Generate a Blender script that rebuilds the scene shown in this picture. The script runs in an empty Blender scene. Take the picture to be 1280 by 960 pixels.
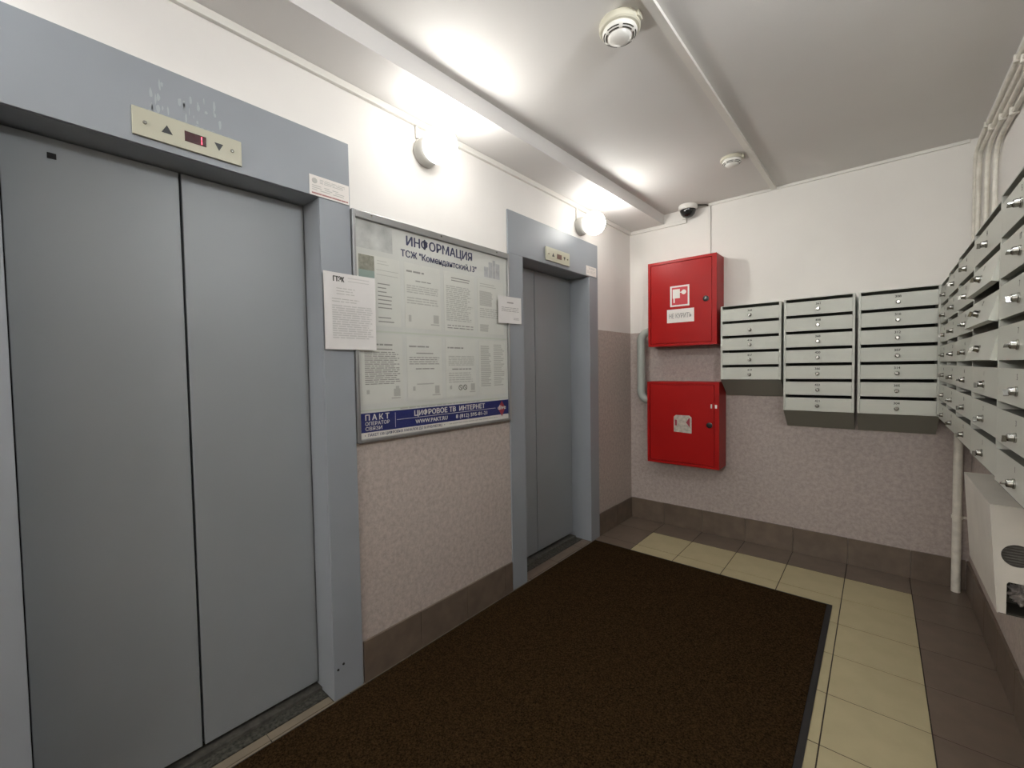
import bpy, bmesh, math, random
from mathutils import Vector, Matrix
random.seed(7)
S = bpy.context.scene
COL = S.collection
PI = math.pi

# ------------------------------------------------------------------ camera
CF, YAW, PITCH, ROLL = 538.12, -0.704738, -0.035483, -0.016026
CAM = Vector((1.64967, 0.0, 1.32045))
fw = Vector((math.sin(YAW)*math.cos(PITCH), math.cos(YAW)*math.cos(PITCH), math.sin(PITCH)))
rt = fw.cross(Vector((0, 0, 1))).normalized()
up = rt.cross(fw)
c_, s_ = math.cos(ROLL), math.sin(ROLL)
rt, up = c_*rt + s_*up, -s_*rt + c_*up
cam = bpy.data.objects.new('camera', bpy.data.cameras.new('camera'))
COL.objects.link(cam)
cam.matrix_world = Matrix(((rt.x, up.x, -fw.x, CAM.x), (rt.y, up.y, -fw.y, CAM.y), (rt.z, up.z, -fw.z, CAM.z), (0, 0, 0, 1)))
cam.data.sensor_width = 36.0
cam.data.lens = CF*36.0/1280.0
cam.data.clip_start = 0.02
S.camera = cam

# ------------------------------------------------------------------ world, exposure
w = bpy.data.worlds.new('world'); S.world = w; w.use_nodes = True
w.node_tree.nodes['Background'].inputs[0].default_value = (0.8, 0.85, 1, 1)
w.node_tree.nodes['Background'].inputs[1].default_value = 0.0
S.view_settings.view_transform = 'Standard'
S.view_settings.look = 'None'
S.view_settings.gamma = 1.0
S.view_settings.use_curve_mapping = False
S.view_settings.exposure = 2.18
LAMP_WARM = (1.0, 0.98, 0.935); LAMP_COOL = (0.92, 0.96, 1.0)
LAMP_POWER = 18.0
LAMP_POWER_NEAR = 28.0
RIGHT_FILL_POWER = 46.0
REAR_FILL_POWER = 11.0

# room
D, H, W, Y0 = 3.548, 2.562, 2.061, -3.2
DADO = 1.61

# ------------------------------------------------------------------ materials
MATS = {}
def mat(name, col, rough=0.5, metal=0.0, var=0.0, vscale=6.0, bump=0.0, bscale=60.0, bdist=0.002, spec=0.5, emit=None, es=0.0, detail=4.0, col2=None):
    m = bpy.data.materials.new(name); m.use_nodes = True
    nt = m.node_tree; b = nt.nodes['Principled BSDF']
    b.inputs['Roughness'].default_value = rough
    b.inputs['Metallic'].default_value = metal
    b.inputs['Specular IOR Level'].default_value = spec
    tc = nt.nodes.new('ShaderNodeTexCoord')
    if var > 0:
        n = nt.nodes.new('ShaderNodeTexNoise'); n.inputs['Scale'].default_value = vscale; n.inputs['Detail'].default_value = detail
        nt.links.new(tc.outputs['Object'], n.inputs['Vector'])
        r = nt.nodes.new('ShaderNodeValToRGB')
        r.color_ramp.elements[0].position = 0.3; r.color_ramp.elements[1].position = 0.7
        c2 = col2 or tuple(min(1, x*(1+var)) for x in col)
        c1 = col if col2 else tuple(x*(1-var) for x in col)
        r.color_ramp.elements[0].color = (*c1, 1); r.color_ramp.elements[1].color = (*c2, 1)
        nt.links.new(n.outputs[0], r.inputs[0]); nt.links.new(r.outputs[0], b.inputs['Base Color'])
    else:
        b.inputs['Base Color'].default_value = (*col, 1)
    if bump > 0:
        n = nt.nodes.new('ShaderNodeTexNoise'); n.inputs['Scale'].default_value = bscale; n.inputs['Detail'].default_value = 5
        nt.links.new(tc.outputs['Object'], n.inputs['Vector'])
        bp = nt.nodes.new('ShaderNodeBump'); bp.inputs['Strength'].default_value = bump; bp.inputs['Distance'].default_value = bdist
        nt.links.new(n.outputs[0], bp.inputs['Height']); nt.links.new(bp.outputs[0], b.inputs['Normal'])
    if emit:
        b.inputs['Emission Color'].default_value = (*emit, 1); b.inputs['Emission Strength'].default_value = es
    MATS[name] = m
    return m

def wall_mat(name, top, low, bump_low):
    """Painted wall: smooth white paint above the dado line, rough pinkish plaster paint below."""
    m = bpy.data.materials.new(name); m.use_nodes = True
    nt = m.node_tree; N = nt.nodes; L = nt.links; b = N['Principled BSDF']
    g = N.new('ShaderNodeNewGeometry'); sx = N.new('ShaderNodeSeparateXYZ'); L.new(g.outputs['Position'], sx.inputs[0])
    gt = N.new('ShaderNodeMath'); gt.operation = 'GREATER_THAN'; gt.inputs[1].default_value = DADO; L.new(sx.outputs[2], gt.inputs[0])
    n1 = N.new('ShaderNodeTexNoise'); n1.inputs['Scale'].default_value = 2.2; n1.inputs['Detail'].default_value = 6; L.new(g.outputs['Position'], n1.inputs['Vector'])
    n2 = N.new('ShaderNodeTexNoise'); n2.inputs['Scale'].default_value = 44; n2.inputs['Detail'].default_value = 8; n2.inputs['Roughness'].default_value = 0.72; L.new(g.outputs['Position'], n2.inputs['Vector'])
    def ramp(src, c1, c2, p1, p2):
        r = N.new('ShaderNodeValToRGB'); e = r.color_ramp.elements
        e[0].position, e[1].position = p1, p2; e[0].color = (*c1, 1); e[1].color = (*c2, 1); L.new(src, r.inputs[0]); return r
    rl = ramp(n2.outputs[0], tuple(x*0.80 for x in low), tuple(x*1.10 for x in low), 0.35, 0.62)
    rt_ = ramp(n1.outputs[0], tuple(x*0.96 for x in top), tuple(min(1, x*1.03) for x in top), 0.3, 0.7)
    mx = N.new('ShaderNodeMix'); mx.data_type = 'RGBA'
    L.new(gt.outputs[0], mx.inputs[0]); L.new(rl.outputs[0], mx.inputs[6]); L.new(rt_.outputs[0], mx.inputs[7])
    L.new(mx.outputs[2], b.inputs['Base Color'])
    b.inputs['Roughness'].default_value = 0.62; b.inputs['Specular IOR Level'].default_value = 0.3
    ms = N.new('ShaderNodeMapRange'); ms.inputs[3].default_value = bump_low; ms.inputs[4].default_value = 0.06
    L.new(gt.outputs[0], ms.inputs[0])
    bp = N.new('ShaderNodeBump'); bp.inputs['Distance'].default_value = 0.005
    L.new(ms.outputs[0], bp.inputs['Strength']); L.new(n2.outputs[0], bp.inputs['Height']); L.new(bp.outputs[0], b.inputs['Normal'])
    return m

M_WALL = wall_mat('wall_paint', (0.78, 0.755, 0.72), (0.47, 0.405, 0.365), 0.75)
M_WALLB = wall_mat('wall_paint_smoother', (0.78, 0.755, 0.71), (0.42, 0.36, 0.33), 0.35)
M_CEIL = mat('ceiling_paint', (0.70, 0.68, 0.655), 0.7, var=0.03, vscale=1.5, bump=0.05, bscale=40)
M_BEAM = mat('beam_paint', (0.72, 0.70, 0.68), 0.7, var=0.02, vscale=2, bump=0.08, bscale=30)
M_PORTAL = mat('grey_blue_enamel', (0.275, 0.295, 0.318), 0.40, var=0.04, vscale=3, bump=0.03, bscale=250)
M_DOOR = mat('lift_door_enamel', (0.255, 0.27, 0.28), 0.42, var=0.05, vscale=1.4, bump=0.03, bscale=250)
M_GAP = mat('dark_gap', (0.01, 0.01, 0.01), 0.8)
M_SILL = mat('worn_steel_plate', (0.018, 0.017, 0.014), 0.6, metal=0.3, var=0.9, vscale=90, bump=0.8, bscale=110, bdist=0.003, col2=(0.11, 0.105, 0.085))
M_TRACK = mat('aluminium_track', (0.16, 0.15, 0.13), 0.5, metal=0.6, var=0.3, vscale=40)
M_CREAM = mat('cream_tile', (0.425, 0.37, 0.225), 0.45, spec=0.25, var=0.05, vscale=9)
M_BROWN = mat('brown_tile', (0.150, 0.113, 0.085), 0.36, var=0.10, vscale=12)
M_TAN = mat('tan_tile', (0.21, 0.17, 0.12), 0.36, var=0.10, vscale=12)
M_BASE = mat('brown_skirting_tile', (0.140, 0.105, 0.078), 0.38, var=0.18, vscale=14, bump=0.05, bscale=50)
M_GROUT = mat('dark_grout', (0.03, 0.022, 0.015), 0.85, var=0.2, vscale=30)
M_MAT = mat('brown_carpet_pile', (0.006, 0.0034, 0.0015), 1.0, var=1.0, vscale=170, bump=0.9, bscale=260, bdist=0.004, spec=0.02, col2=(0.050, 0.029, 0.0125), detail=6)
M_RUB = mat('black_rubber', (0.010, 0.009, 0.009), 0.6)
M_RED = mat('red_enamel', (0.36, 0.008, 0.007), 0.36, spec=0.2, var=0.05, vscale=4, bump=0.04, bscale=9, bdist=0.01)
M_WHITEP = mat('white_print', (0.72, 0.68, 0.64), 0.5)
M_BLACK = mat('black_plastic', (0.012, 0.012, 0.012), 0.35)
M_MAIL = mat('pale_green_grey_enamel', (0.52, 0.53, 0.47), 0.40, var=0.03, vscale=5)
M_MAILIN = mat('mailbox_inside_shade', (0.10, 0.10, 0.085), 0.6)  # interior colour darkened to deepen the shade behind the slots
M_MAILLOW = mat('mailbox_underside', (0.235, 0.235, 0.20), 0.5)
M_CHROME = mat('chrome', (0.36, 0.355, 0.33), 0.24, metal=1.0)
M_NUM = mat('number_ink', (0.06, 0.06, 0.05), 0.6)
M_PLASTIC = mat('white_plastic', (0.74, 0.72, 0.67), 0.4)
M_CREAMPL = mat('cream_plastic', (0.60, 0.57, 0.46), 0.4)
M_SLOT = mat('slot_dark', (0.05, 0.045, 0.035), 0.7)
M_PIPE = mat('painted_pipe', (0.70, 0.665, 0.585), 0.45, var=0.12, vscale=25)
M_GPIPE = mat('grey_green_pipe', (0.36, 0.385, 0.35), 0.4, var=0.03)
M_HEAT = mat('heater_enamel', (0.70, 0.67, 0.60), 0.42, var=0.06, vscale=8)
M_MESH = mat('grey_mesh', (0.10, 0.095, 0.085), 0.6, var=0.3, vscale=60)
M_RAG = mat('crumpled_foil', (0.30, 0.27, 0.25), 0.5, var=0.5, vscale=25)
M_IND = mat('beige_indicator_plate', (0.46, 0.445, 0.34), 0.4)
M_DISP = mat('dark_red_display', (0.05, 0.006, 0.008), 0.2)
M_DISP2 = mat('dull_red_display', (0.13, 0.06, 0.045), 0.3)
M_LED = mat('red_led', (0.5, 0.02, 0.03), 0.3, emit=(1.0, 0.06, 0.10), es=1.2)
M_PAPER = mat('paper', (0.66, 0.64, 0.62), 0.7, var=0.02, vscale=20, bump=0.05, bscale=25)
M_PAPER2 = mat('paper_behind_plastic', (0.66, 0.65, 0.61), 0.7, var=0.02, vscale=12)
M_BOARD = mat('board_sheet', (0.63, 0.625, 0.595), 0.55, var=0.05, vscale=4)
M_ALU = mat('aluminium_rail', (0.33, 0.33, 0.325), 0.38, metal=0.75)
M_INK = mat('grey_print_lines', (0.46, 0.45, 0.42), 0.7)
M_INKD = mat('dark_print_lines', (0.29, 0.28, 0.265), 0.7)
M_INKL = mat('light_print_blocks', (0.50, 0.49, 0.47), 0.7)
M_NAVY = mat('navy_letters', (0.055, 0.06, 0.125), 0.6)
M_BLUE = mat('blue_banner', (0.006, 0.013, 0.13), 0.5)
M_LOGO = mat('red_logo', (0.32, 0.03, 0.05), 0.5)
M_TEAL = mat('teal_print', (0.27, 0.34, 0.31), 0.6)
M_MOSS = mat('olive_photo_print', (0.27, 0.26, 0.21), 0.6, var=0.3, vscale=60)
M_GREEN = mat('pale_green_print', (0.56, 0.58, 0.51), 0.6)
M_LAV = mat('lavender_photo_print', (0.45, 0.45, 0.465), 0.6, var=0.15, vscale=40)
M_MIST = mat('misty_photo_print', (0.50, 0.50, 0.485), 0.6, var=0.25, vscale=14)
M_PINKR = mat('pinkish_print', (0.38, 0.18, 0.17), 0.6)
M_SMEAR = mat('dried_glue', (0.36, 0.385, 0.405), 0.6)
M_GLUE = mat('worn_sticker_paper', (0.47, 0.42, 0.36), 0.6, var=0.25, vscale=45)
M_LBASE = mat('lamp_base_plastic', (0.40, 0.39, 0.36), 0.45)

def globe_mat(name, col, strength, back=0.04):
    """Opal globe round a bulb whose socket faces the wall: the outer side glows more than the wall side."""
    m = bpy.data.materials.new(name); m.use_nodes = True
    nt = m.node_tree; nt.nodes.clear(); L = nt.links
    o = nt.nodes.new('ShaderNodeOutputMaterial'); e = nt.nodes.new('ShaderNodeEmission')
    e.inputs[0].default_value = (*col, 1)
    g = nt.nodes.new('ShaderNodeNewGeometry'); x = nt.nodes.new('ShaderNodeSeparateXYZ'); L.new(g.outputs['Normal'], x.inputs[0])
    r = nt.nodes.new('ShaderNodeMapRange'); r.interpolation_type = 'SMOOTHSTEP'
    r.inputs[1].default_value, r.inputs[2].default_value = -0.35, 0.95
    r.inputs[3].default_value, r.inputs[4].default_value = back*abs(strength), abs(strength)
    if strength < 0: r.inputs[1].default_value, r.inputs[2].default_value = -0.95, 0.35; r.inputs[3].default_value, r.inputs[4].default_value = -strength, -strength*back
    L.new(x.outputs[0], r.inputs[0]); L.new(r.outputs[0], e.inputs[1])
    L.new(e.outputs[0], o.inputs[0]); return m

def flat_glow(name, col, strength):
    m = bpy.data.materials.new(name); m.use_nodes = True
    nt = m.node_tree; nt.nodes.clear()
    o = nt.nodes.new('ShaderNodeOutputMaterial'); e = nt.nodes.new('ShaderNodeEmission')
    e.inputs[0].default_value = (*col, 1); e.inputs[1].default_value = strength
    nt.links.new(e.outputs[0], o.inputs[0]); return m

def clear_mat(name, base=0.04, rough=0.06, tint=(0.97, 0.98, 0.97)):
    """Thin clear sheet: see-through, with a mirror part that grows towards grazing angles."""
    m = bpy.data.materials.new(name); m.use_nodes = True
    nt = m.node_tree; nt.nodes.clear()
    o = nt.nodes.new('ShaderNodeOutputMaterial'); t = nt.nodes.new('ShaderNodeBsdfTransparent'); g = nt.nodes.new('ShaderNodeBsdfGlossy')
    t.inputs[0].default_value = (*tint, 1); g.inputs['Roughness'].default_value = rough
    f = nt.nodes.new('ShaderNodeLayerWeight'); f.inputs['Blend'].default_value = 0.5
    p = nt.nodes.new('ShaderNodeMath'); p.operation = 'POWER'; p.inputs[1].default_value = 5.0
    r = nt.nodes.new('ShaderNodeMapRange'); r.inputs[3].default_value = base; r.inputs[4].default_value = 1.0
    x = nt.nodes.new('ShaderNodeMixShader')
    nt.links.new(f.outputs['Facing'], p.inputs[0]); nt.links.new(p.outputs[0], r.inputs[0])
    nt.links.new(r.outputs[0], x.inputs[0]); nt.links.new(t.outputs[0], x.inputs[1]); nt.links.new(g.outputs[0], x.inputs[2]); nt.links.new(x.outputs[0], o.inputs[0])
    return m
M_CLEAR = clear_mat('clear_sheet')

# ------------------------------------------------------------------ mesh helpers
def bm_new(): return bmesh.new()
def box(bm, x0, x1, y0, y1, z0, z1, bev=0.0):
    vs = [bm.verts.new(p) for p in ((x0,y0,z0),(x1,y0,z0),(x1,y1,z0),(x0,y1,z0),(x0,y0,z1),(x1,y0,z1),(x1,y1,z1),(x0,y1,z1))]
    fs = [bm.faces.new([vs[i] for i in q]) for q in ((3,2,1,0),(4,5,6,7),(0,1,5,4),(1,2,6,5),(2,3,7,6),(3,0,4,7))]
    if bev > 0:
        es = list({e for f in fs for e in f.edges})
        bmesh.ops.bevel(bm, geom=es, offset=bev, segments=2, profile=0.5, affect='EDGES')
    return bm
def prism(bm, pts, axis, a, b):
    """Extrude a 2-D outline along an axis from a to b. axis x: pts=(y,z); y: pts=(x,z); z: pts=(x,y)."""
    def P(p, t):
        return {'x': (t, p[0], p[1]), 'y': (p[0], t, p[1]), 'z': (p[0], p[1], t)}[axis]
    A = [bm.verts.new(P(p, a)) for p in pts]; B = [bm.verts.new(P(p, b)) for p in pts]
    n = len(pts)
    fs = [bm.faces.new(A), bm.faces.new(B[::-1])]
    for i in range(n):
        fs.append(bm.faces.new((A[i], B[i], B[(i+1) % n], A[(i+1) % n])))
    bmesh.ops.recalc_face_normals(bm, faces=fs)
    return bm
def holed(bm, outer, holes, axis, a, b):
    """A plate with holes: outline and holes in 2-D, extruded along an axis."""
    def P(p, t):
        return {'x': (t, p[0], p[1]), 'y': (p[0], t, p[1]), 'z': (p[0], p[1], t)}[axis]
    es = []
    for loop in [outer] + holes:
        vs = [bm.verts.new(P(p, a)) for p in loop]
        es += [bm.edges.new((vs[i], vs[(i+1) % len(vs)])) for i in range(len(vs))]
    r = bmesh.ops.triangle_fill(bm, use_beauty=True, use_dissolve=False, edges=es)
    fs = [g for g in r['geom'] if isinstance(g, bmesh.types.BMFace)]
    ex = bmesh.ops.extrude_face_region(bm, geom=fs)
    d = Vector(P((0, 0), b)) - Vector(P((0, 0), a))
    bmesh.ops.translate(bm, verts=[g for g in ex['geom'] if isinstance(g, bmesh.types.BMVert)], vec=d)
    bmesh.ops.recalc_face_normals(bm, faces=bm.faces[:])
    return bm
def lathe(bm, prof, seg=32, org=(0, 0, 0), axis='z', sgn=1):
    """Revolve (r, h) about an axis through org; h runs along sgn*axis."""
    rings = []
    for r, h in prof:
        ring = []
        k = 1 if r < 1e-6 else seg
        for i in range(k):
            t = 2*PI*i/seg; a, b, c = r*math.cos(t), r*math.sin(t), sgn*h
            p = {'z': (a, b, c), 'x': (c, a, b), 'y': (a, c, b)}[axis]
            ring.append(bm.verts.new((p[0]+org[0], p[1]+org[1], p[2]+org[2])))
        rings.append(ring)
    fs = []
    for A, B in zip(rings, rings[1:]):
        for i in range(seg):
            j = (i+1) % seg
            q = [A[i % len(A)], A[j % len(A)], B[j % len(B)], B[i % len(B)]]
            u = []
            for v in q:
                if v not in u: u.append(v)
            if len(u) > 2: fs.append(bm.faces.new(u))
    for ring in (rings[0], rings[-1]):
        if len(ring) > 2: fs.append(bm.faces.new(ring))
    bmesh.ops.recalc_face_normals(bm, faces=fs)
    return bm
def tube(bm, pts, r, seg=12, cap=True):
    pts = [Vector(p) for p in pts]; n = len(pts); rings = []; ref = None
    for i, p in enumerate(pts):
        t = (pts[min(i+1, n-1)] - pts[max(i-1, 0)]).normalized()
        if ref is None:
            ref = Vector((0, 0, 1)) if abs(t.z) < 0.9 else Vector((1, 0, 0))
        u = (ref - t*ref.dot(t)).normalized(); v = t.cross(u); ref = u
        rr = r[i] if isinstance(r, (list, tuple)) else r
        rings.append([bm.verts.new(p + rr*(math.cos(2*PI*k/seg)*u + math.sin(2*PI*k/seg)*v)) for k in range(seg)])
    fs = []
    for A, B in zip(rings, rings[1:]):
        for k in range(seg):
            fs.append(bm.faces.new((A[k], A[(k+1) % seg], B[(k+1) % seg], B[k])))
    if cap:
        fs.append(bm.faces.new(rings[0][::-1])); fs.append(bm.faces.new(rings[-1]))
    bmesh.ops.recalc_face_normals(bm, faces=fs)
    return bm
def arc(c, a, b, n=8):
    """Quarter bend: from c+a to c+b about the centre c (a, b perpendicular)."""
    c, a, b = Vector(c), Vector(a), Vector(b)
    return [c + a*math.cos(t*PI/2/n) + b*math.sin(t*PI/2/n) for t in range(n+1)]

def tag(o, label=None, cat=None, group=None, kind=None):
    if label: o['label'] = label
    if cat: o['category'] = cat
    if group: o['group'] = group
    if kind: o['kind'] = kind
    return o
def org(parent):
    return Vector(parent['_org']) if parent is not None and '_org' in parent else Vector((0, 0, 0))
def obj(name, bm, m, parent=None, at=None, smooth=False):
    """One mesh object. Vertices are given in the frame of the root thing; at = own origin in that frame."""
    if at is not None: bmesh.ops.translate(bm, verts=bm.verts[:], vec=-Vector(at))
    me = bpy.data.meshes.new(name); bm.to_mesh(me); bm.free()
    if m is not None: me.materials.append(m)
    if smooth:
        me.polygons.foreach_set('use_smooth', [True]*len(me.polygons))
        me.set_sharp_from_angle(angle=math.radians(40))
    o = bpy.data.objects.new(name, me); COL.objects.link(o)
    if parent is not None:
        o.parent = parent
        o.location = Vector(at) - PO.get(parent.name, Vector((0, 0, 0))) if at is not None else -PO.get(parent.name, Vector((0, 0, 0)))
    elif at is not None:
        o.location = at
    if name in PRINTED: o['kind'] = 'stuff'
    PO[o.name] = Vector(at) if at is not None else Vector((0, 0, 0))
    if parent is not None and at is None: PO[o.name] = Vector((0, 0, 0))
    return o
PRINTED = {'print', 'fine_print', 'emblem', 'building_picture', 'pocket_strip', 'pocket_print', 'margin_print', 'banner_rule', 'red_line', 'glue_residue', 'vent_slots', 'heater_fins', 'prohibition_symbols', 'sticker_print', 'torn_seal', 'hose_symbol',
           'title', 'subtitle', 'banner_letters', 'margin_letters', 'logo_letters', 'letterhead', 'label_letters', 'digit'}   # flat print, too fine to pick apart
PO = {}      # origin of each object in its root's frame
def thing(name, loc, label=None, cat=None, group=None, kind=None, world=True):
    o = bpy.data.objects.new(name, None); COL.objects.link(o); o.location = loc; o.empty_display_size = 0.05
    PO[o.name] = Vector(loc) if world else Vector((0, 0, 0))
    return tag(o, label, cat, group, kind)
def q(name, m, parent, *b, bev=0.0, at=None):
    return obj(name, box(bm_new(), *b, bev=bev), m, parent, at)
FACING = {'left': Matrix(((0,0,1),(1,0,0),(0,1,0))), 'back': Matrix(((1,0,0),(0,0,-1),(0,1,0)))}
def text_bm(body, size, bold=0.0, spacing=1.0, sx=1.0, width=None):
    """Lettering as a mesh in the local xy plane, centred on its capitals; width squeezes it to a length, bold thickens the strokes."""
    cu = bpy.data.curves.new('t', 'FONT'); cu.body = body; cu.size = size
    cu.space_character = spacing; cu.resolution_u = 2; cu.fill_mode = 'FRONT'
    o = bpy.data.objects.new('t', cu); COL.objects.link(o)
    dg = bpy.context.evaluated_depsgraph_get(); dg.update()
    me = bpy.data.meshes.new_from_object(o.evaluated_get(dg))
    bm = bm_new(); bm.from_mesh(me)
    bpy.data.objects.remove(o); bpy.data.curves.remove(cu); bpy.data.meshes.remove(me)
    xs = [v.co.x for v in bm.verts]
    if not xs: return bm
    k = width/max(1e-6, max(xs)-min(xs)) if width else 1.0; mid = (max(xs)+min(xs))/2
    for v in bm.verts: v.co.x = (v.co.x-mid)*k; v.co.y -= 0.345*size
    if bold:
        src = bm.faces[:]
        for n, (dx, dy) in enumerate(((bold, 0), (-bold, 0), (0, bold*0.6), (0, -bold*0.6))):
            d = bmesh.ops.duplicate(bm, geom=src)
            bmesh.ops.translate(bm, verts=[g for g in d['geom'] if isinstance(g, bmesh.types.BMVert)], vec=(dx, dy, 0.00007*(n+1)))
    return bm
def letters(name, body, size, facing, pos, m, parent, **k):
    bm = text_bm(body, size, **k)
    R = FACING[facing]
    for v in bm.verts: v.co = R @ v.co + Vector(pos)
    for f in bm.faces: f.normal_update()
    return obj(name, bm, m, parent)
def rows(bm, x, u0, u1, z0, z1, n, fill=0.5, ragged=0.25, brk=0.0, start=0.0):
    """Lines of small print on a sheet that faces +x: thin bars, broken into words."""
    p = (z1-z0)/n
    for i in range(n):
        zz = z1-p*(i+0.5); e = u1-(u1-u0)*random.random()*ragged; s = u0+(u1-u0)*start
        t = s
        while t < e-0.002:
            L = min(e-t, random.uniform(0.012, 0.045)) if brk else e-t
            v = [bm.verts.new(a) for a in ((x, t, zz-p*fill/2), (x, t+L, zz-p*fill/2), (x, t+L, zz+p*fill/2), (x, t, zz+p*fill/2))]
            bm.faces.new(v)
            t += L+brk
    return bm
def flat(bm, x, u0, u1, z0, z1):
    bm.faces.new([bm.verts.new(a) for a in ((x, u0, z0), (x, u1, z0), (x, u1, z1), (x, u0, z1))]); return bm
def flat_b(bm, y, x0, x1, z0, z1):
    bm.faces.new([bm.verts.new(a) for a in ((x0, y, z0), (x1, y, z0), (x1, y, z1), (x0, y, z1))]); return bm

# ================================================================== SETTING
# lift openings in the left wall (y range, top)
E1 = dict(o0=0.008, o1=0.804, f0=-0.125, f1=0.931, ft=2.237, ot=1.990, dep=0.12)
E2 = dict(o0=2.046, o1=2.830, f0=1.911, f1=2.957, ft=2.244, ot=1.994, dep=0.155)
bm = bm_new(); T = 0.22; g = 0.006
box(bm, -T, 0, Y0, E1['o0']-g, 0, H)
box(bm, -T, 0, E1['o0']-g, E1['o1']+g, E1['ot']+g, H)
box(bm, -T, 0, E1['o1']+g, E2['o0']-g, 0, H)
box(bm, -T, 0, E2['o0']-g, E2['o1']+g, E2['ot']+g, H)
box(bm, -T, 0, E2['o1']+g, D+0.2, 0, H)
tag(obj('wall_left', bm, M_WALL), kind='structure')
tag(q('wall_back', M_WALLB, None, 0, W+0.2, D, D+0.2, 0, H), kind='structure')
tag(q('wall_right', M_WALL, None, W, W+0.2, Y0, D, 0, H), kind='structure')
tag(q('wall_near', M_WALLB, None, -T, W+0.2, Y0-0.2, Y0, 0, H), kind='structure')
tag(q('ceiling', M_CEIL, None, -T, W+0.2, Y0-0.2, D+0.2, H, H+0.15), kind='structure')
def beamx(y): return 0.222 + 0.0222*y
bm = prism(bm_new(), [(0, Y0), (beamx(Y0), Y0), (beamx(D), D), (0, D)], 'z', 2.480, H)
tag(obj('trim_1', bm, M_BEAM), label='painted beam running along the ceiling above the lift doors', kind='structure')

# floor: grout bed with one object per tile
fl = tag(q('floor', M_GROUT, None, -T, W+0.2, Y0-0.2, D+0.2, -0.12, -0.0016), kind='structure')
xs = [0.0] + [1.811-0.303*k for k in range(5, -1, -1)] + [W]
ys = [D] + [3.296-0.303*k for k in range(0, 17)]
TILE_CACHE = {}
for i in range(len(xs)-1):
    for j in range(len(ys)-1):
        x0, x1, y1, y0 = xs[i]+0.0022, xs[i+1]-0.0022, ys[j]-0.0022, ys[j+1]+0.0022
        brown = (i == len(xs)-2) or (j == 0) or (i == 0)
        m = M_BROWN if brown else M_CREAM
        if i == 0 and y1 < 1.95: m = M_TAN
        key = (round(x1-x0, 4), round(y1-y0, 4), m.name)
        if key not in TILE_CACHE:
            bm = box(bm_new(), -(x1-x0)/2, (x1-x0)/2, -(y1-y0)/2, (y1-y0)/2, -0.0016, 0.0)
            top = [e for e in bm.edges if all(abs(v.co.z) < 1e-6 for v in e.verts)]
            bmesh.ops.bevel(bm, geom=top, offset=0.0006, segments=1, affect='EDGES')
            me = bpy.data.meshes.new('floor_tile'); bm.to_mesh(me); bm.free(); me.materials.append(m); TILE_CACHE[key] = me
        o = bpy.data.objects.new('floor_tile', TILE_CACHE[key]); COL.objects.link(o); o.parent = fl
        o.location = ((x0+x1)/2, (y0+y1)/2, random.uniform(0.0, 0.0003))

# skirting tiles
BH = 0.175
def skirting(name, kind_axis, segs, h=BH):
    root = thing(name, (0, 0, 0), kind='structure')
    for a, b in segs:
        hh = h + random.uniform(-0.0016, 0.003)
        if kind_axis == 'left': bb = (0.0005, 0.011, a, b, 0.0008, hh)
        elif kind_axis == 'back': bb = (a, b, D-0.011, D-0.0005, 0.0008, hh)
        else: bb = (W-0.012, W-0.0005, a, b, 0.0008, hh)
        q('skirting_tile', M_BASE, root, *bb, bev=0.0012)
    bm = bm_new()
    a, b = min(s[0] for s in segs), max(s[1] for s in segs)
    return root
def cuts(a, b, grid, gap=0.0025):
    e = [a] + [t for t in grid if a+0.01 < t < b-0.01] + [b]
    return [(p+gap/2, r-gap/2) for p, r in zip(e, e[1:])]
skirting('baseboard_left', 'left', cuts(0.936, 1.908, [1.234, 1.536, 1.838]))
skirting('baseboard_corner', 'left', cuts(2.960, D-0.012, [3.254])).name = 'baseboard_left_far'
skirting('baseboard_back', 'back', cuts(0.0, W-0.013, sorted(1.511+0.303*k for k in range(-6, 3))))
skirting('baseboard_right', 'right', cuts(-0.6, D-0.012, sorted(3.296-0.303*k for k in range(0, 14))))

# ------------------------------------------------------------------ lifts (door_1, door_2)
def lift(name, e, split, label):
    r = thing(name, (0, e['o0'], 0), label=label, kind='structure')
    F = 0.010; t = 0.004; dep = e['dep']
    for s in (0, 1):
        bm = bm_new()
        if s == 0:
            box(bm, 0.0006, F, e['f0'], e['o0'], 0.001, e['ot'], bev=0.0015)
            box(bm, -dep-0.045, 0.0006, e['o0']-t, e['o0'], 0.001, e['ot'])
        else:
            box(bm, 0.0006, F, e['o1'], e['f1'], 0.001, e['ot'], bev=0.0015)
            box(bm, -dep-0.045, 0.0006, e['o1'], e['o1']+t, 0.001, e['ot'])
        obj('jamb', bm, M_PORTAL, r)
    bm = bm_new()
    box(bm, 0.0006, F, e['f0'], e['f1'], e['ot']+0.0008, e['ft'], bev=0.0015)
    box(bm, -dep-0.045, 0.0006, e['o0'], e['o1'], e['ot'], e['ot']+t)
    obj('header', bm, M_PORTAL, r)
    zb = 0.030 if dep < 0.14 else 0.036
    for a, b in ((e['o0']+0.003, split-0.0034), (split+0.0034, e['o1']-0.003)):
        p = q('door_panel', M_DOOR, r, -dep-0.03, -dep, a, b, zb, e['ot']-0.004, bev=0.002)
        if name == 'door_1' and a < 0.1:
            q('keyhole', M_GAP, p, -dep, -dep+0.003, 0.098, 0.116, 1.928, 1.944, bev=0.001)
    q('shaft_backing', M_GAP, r, -dep-0.06, -dep-0.046, e['o0']-0.002, e['o1']+0.002, 0.001, e['ot'])
    q('sill', M_SILL, r, -dep+0.028, -0.040 if dep < 0.14 else -0.072, e['o0']+0.001, e['o1']-0.001, -0.0016, 0.003)
    q('door_track', M_TRACK, r, -dep-0.035, -dep+0.026, e['o0']+0.001, e['o1']-0.001, -0.0016, 0.014)
    return r
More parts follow.
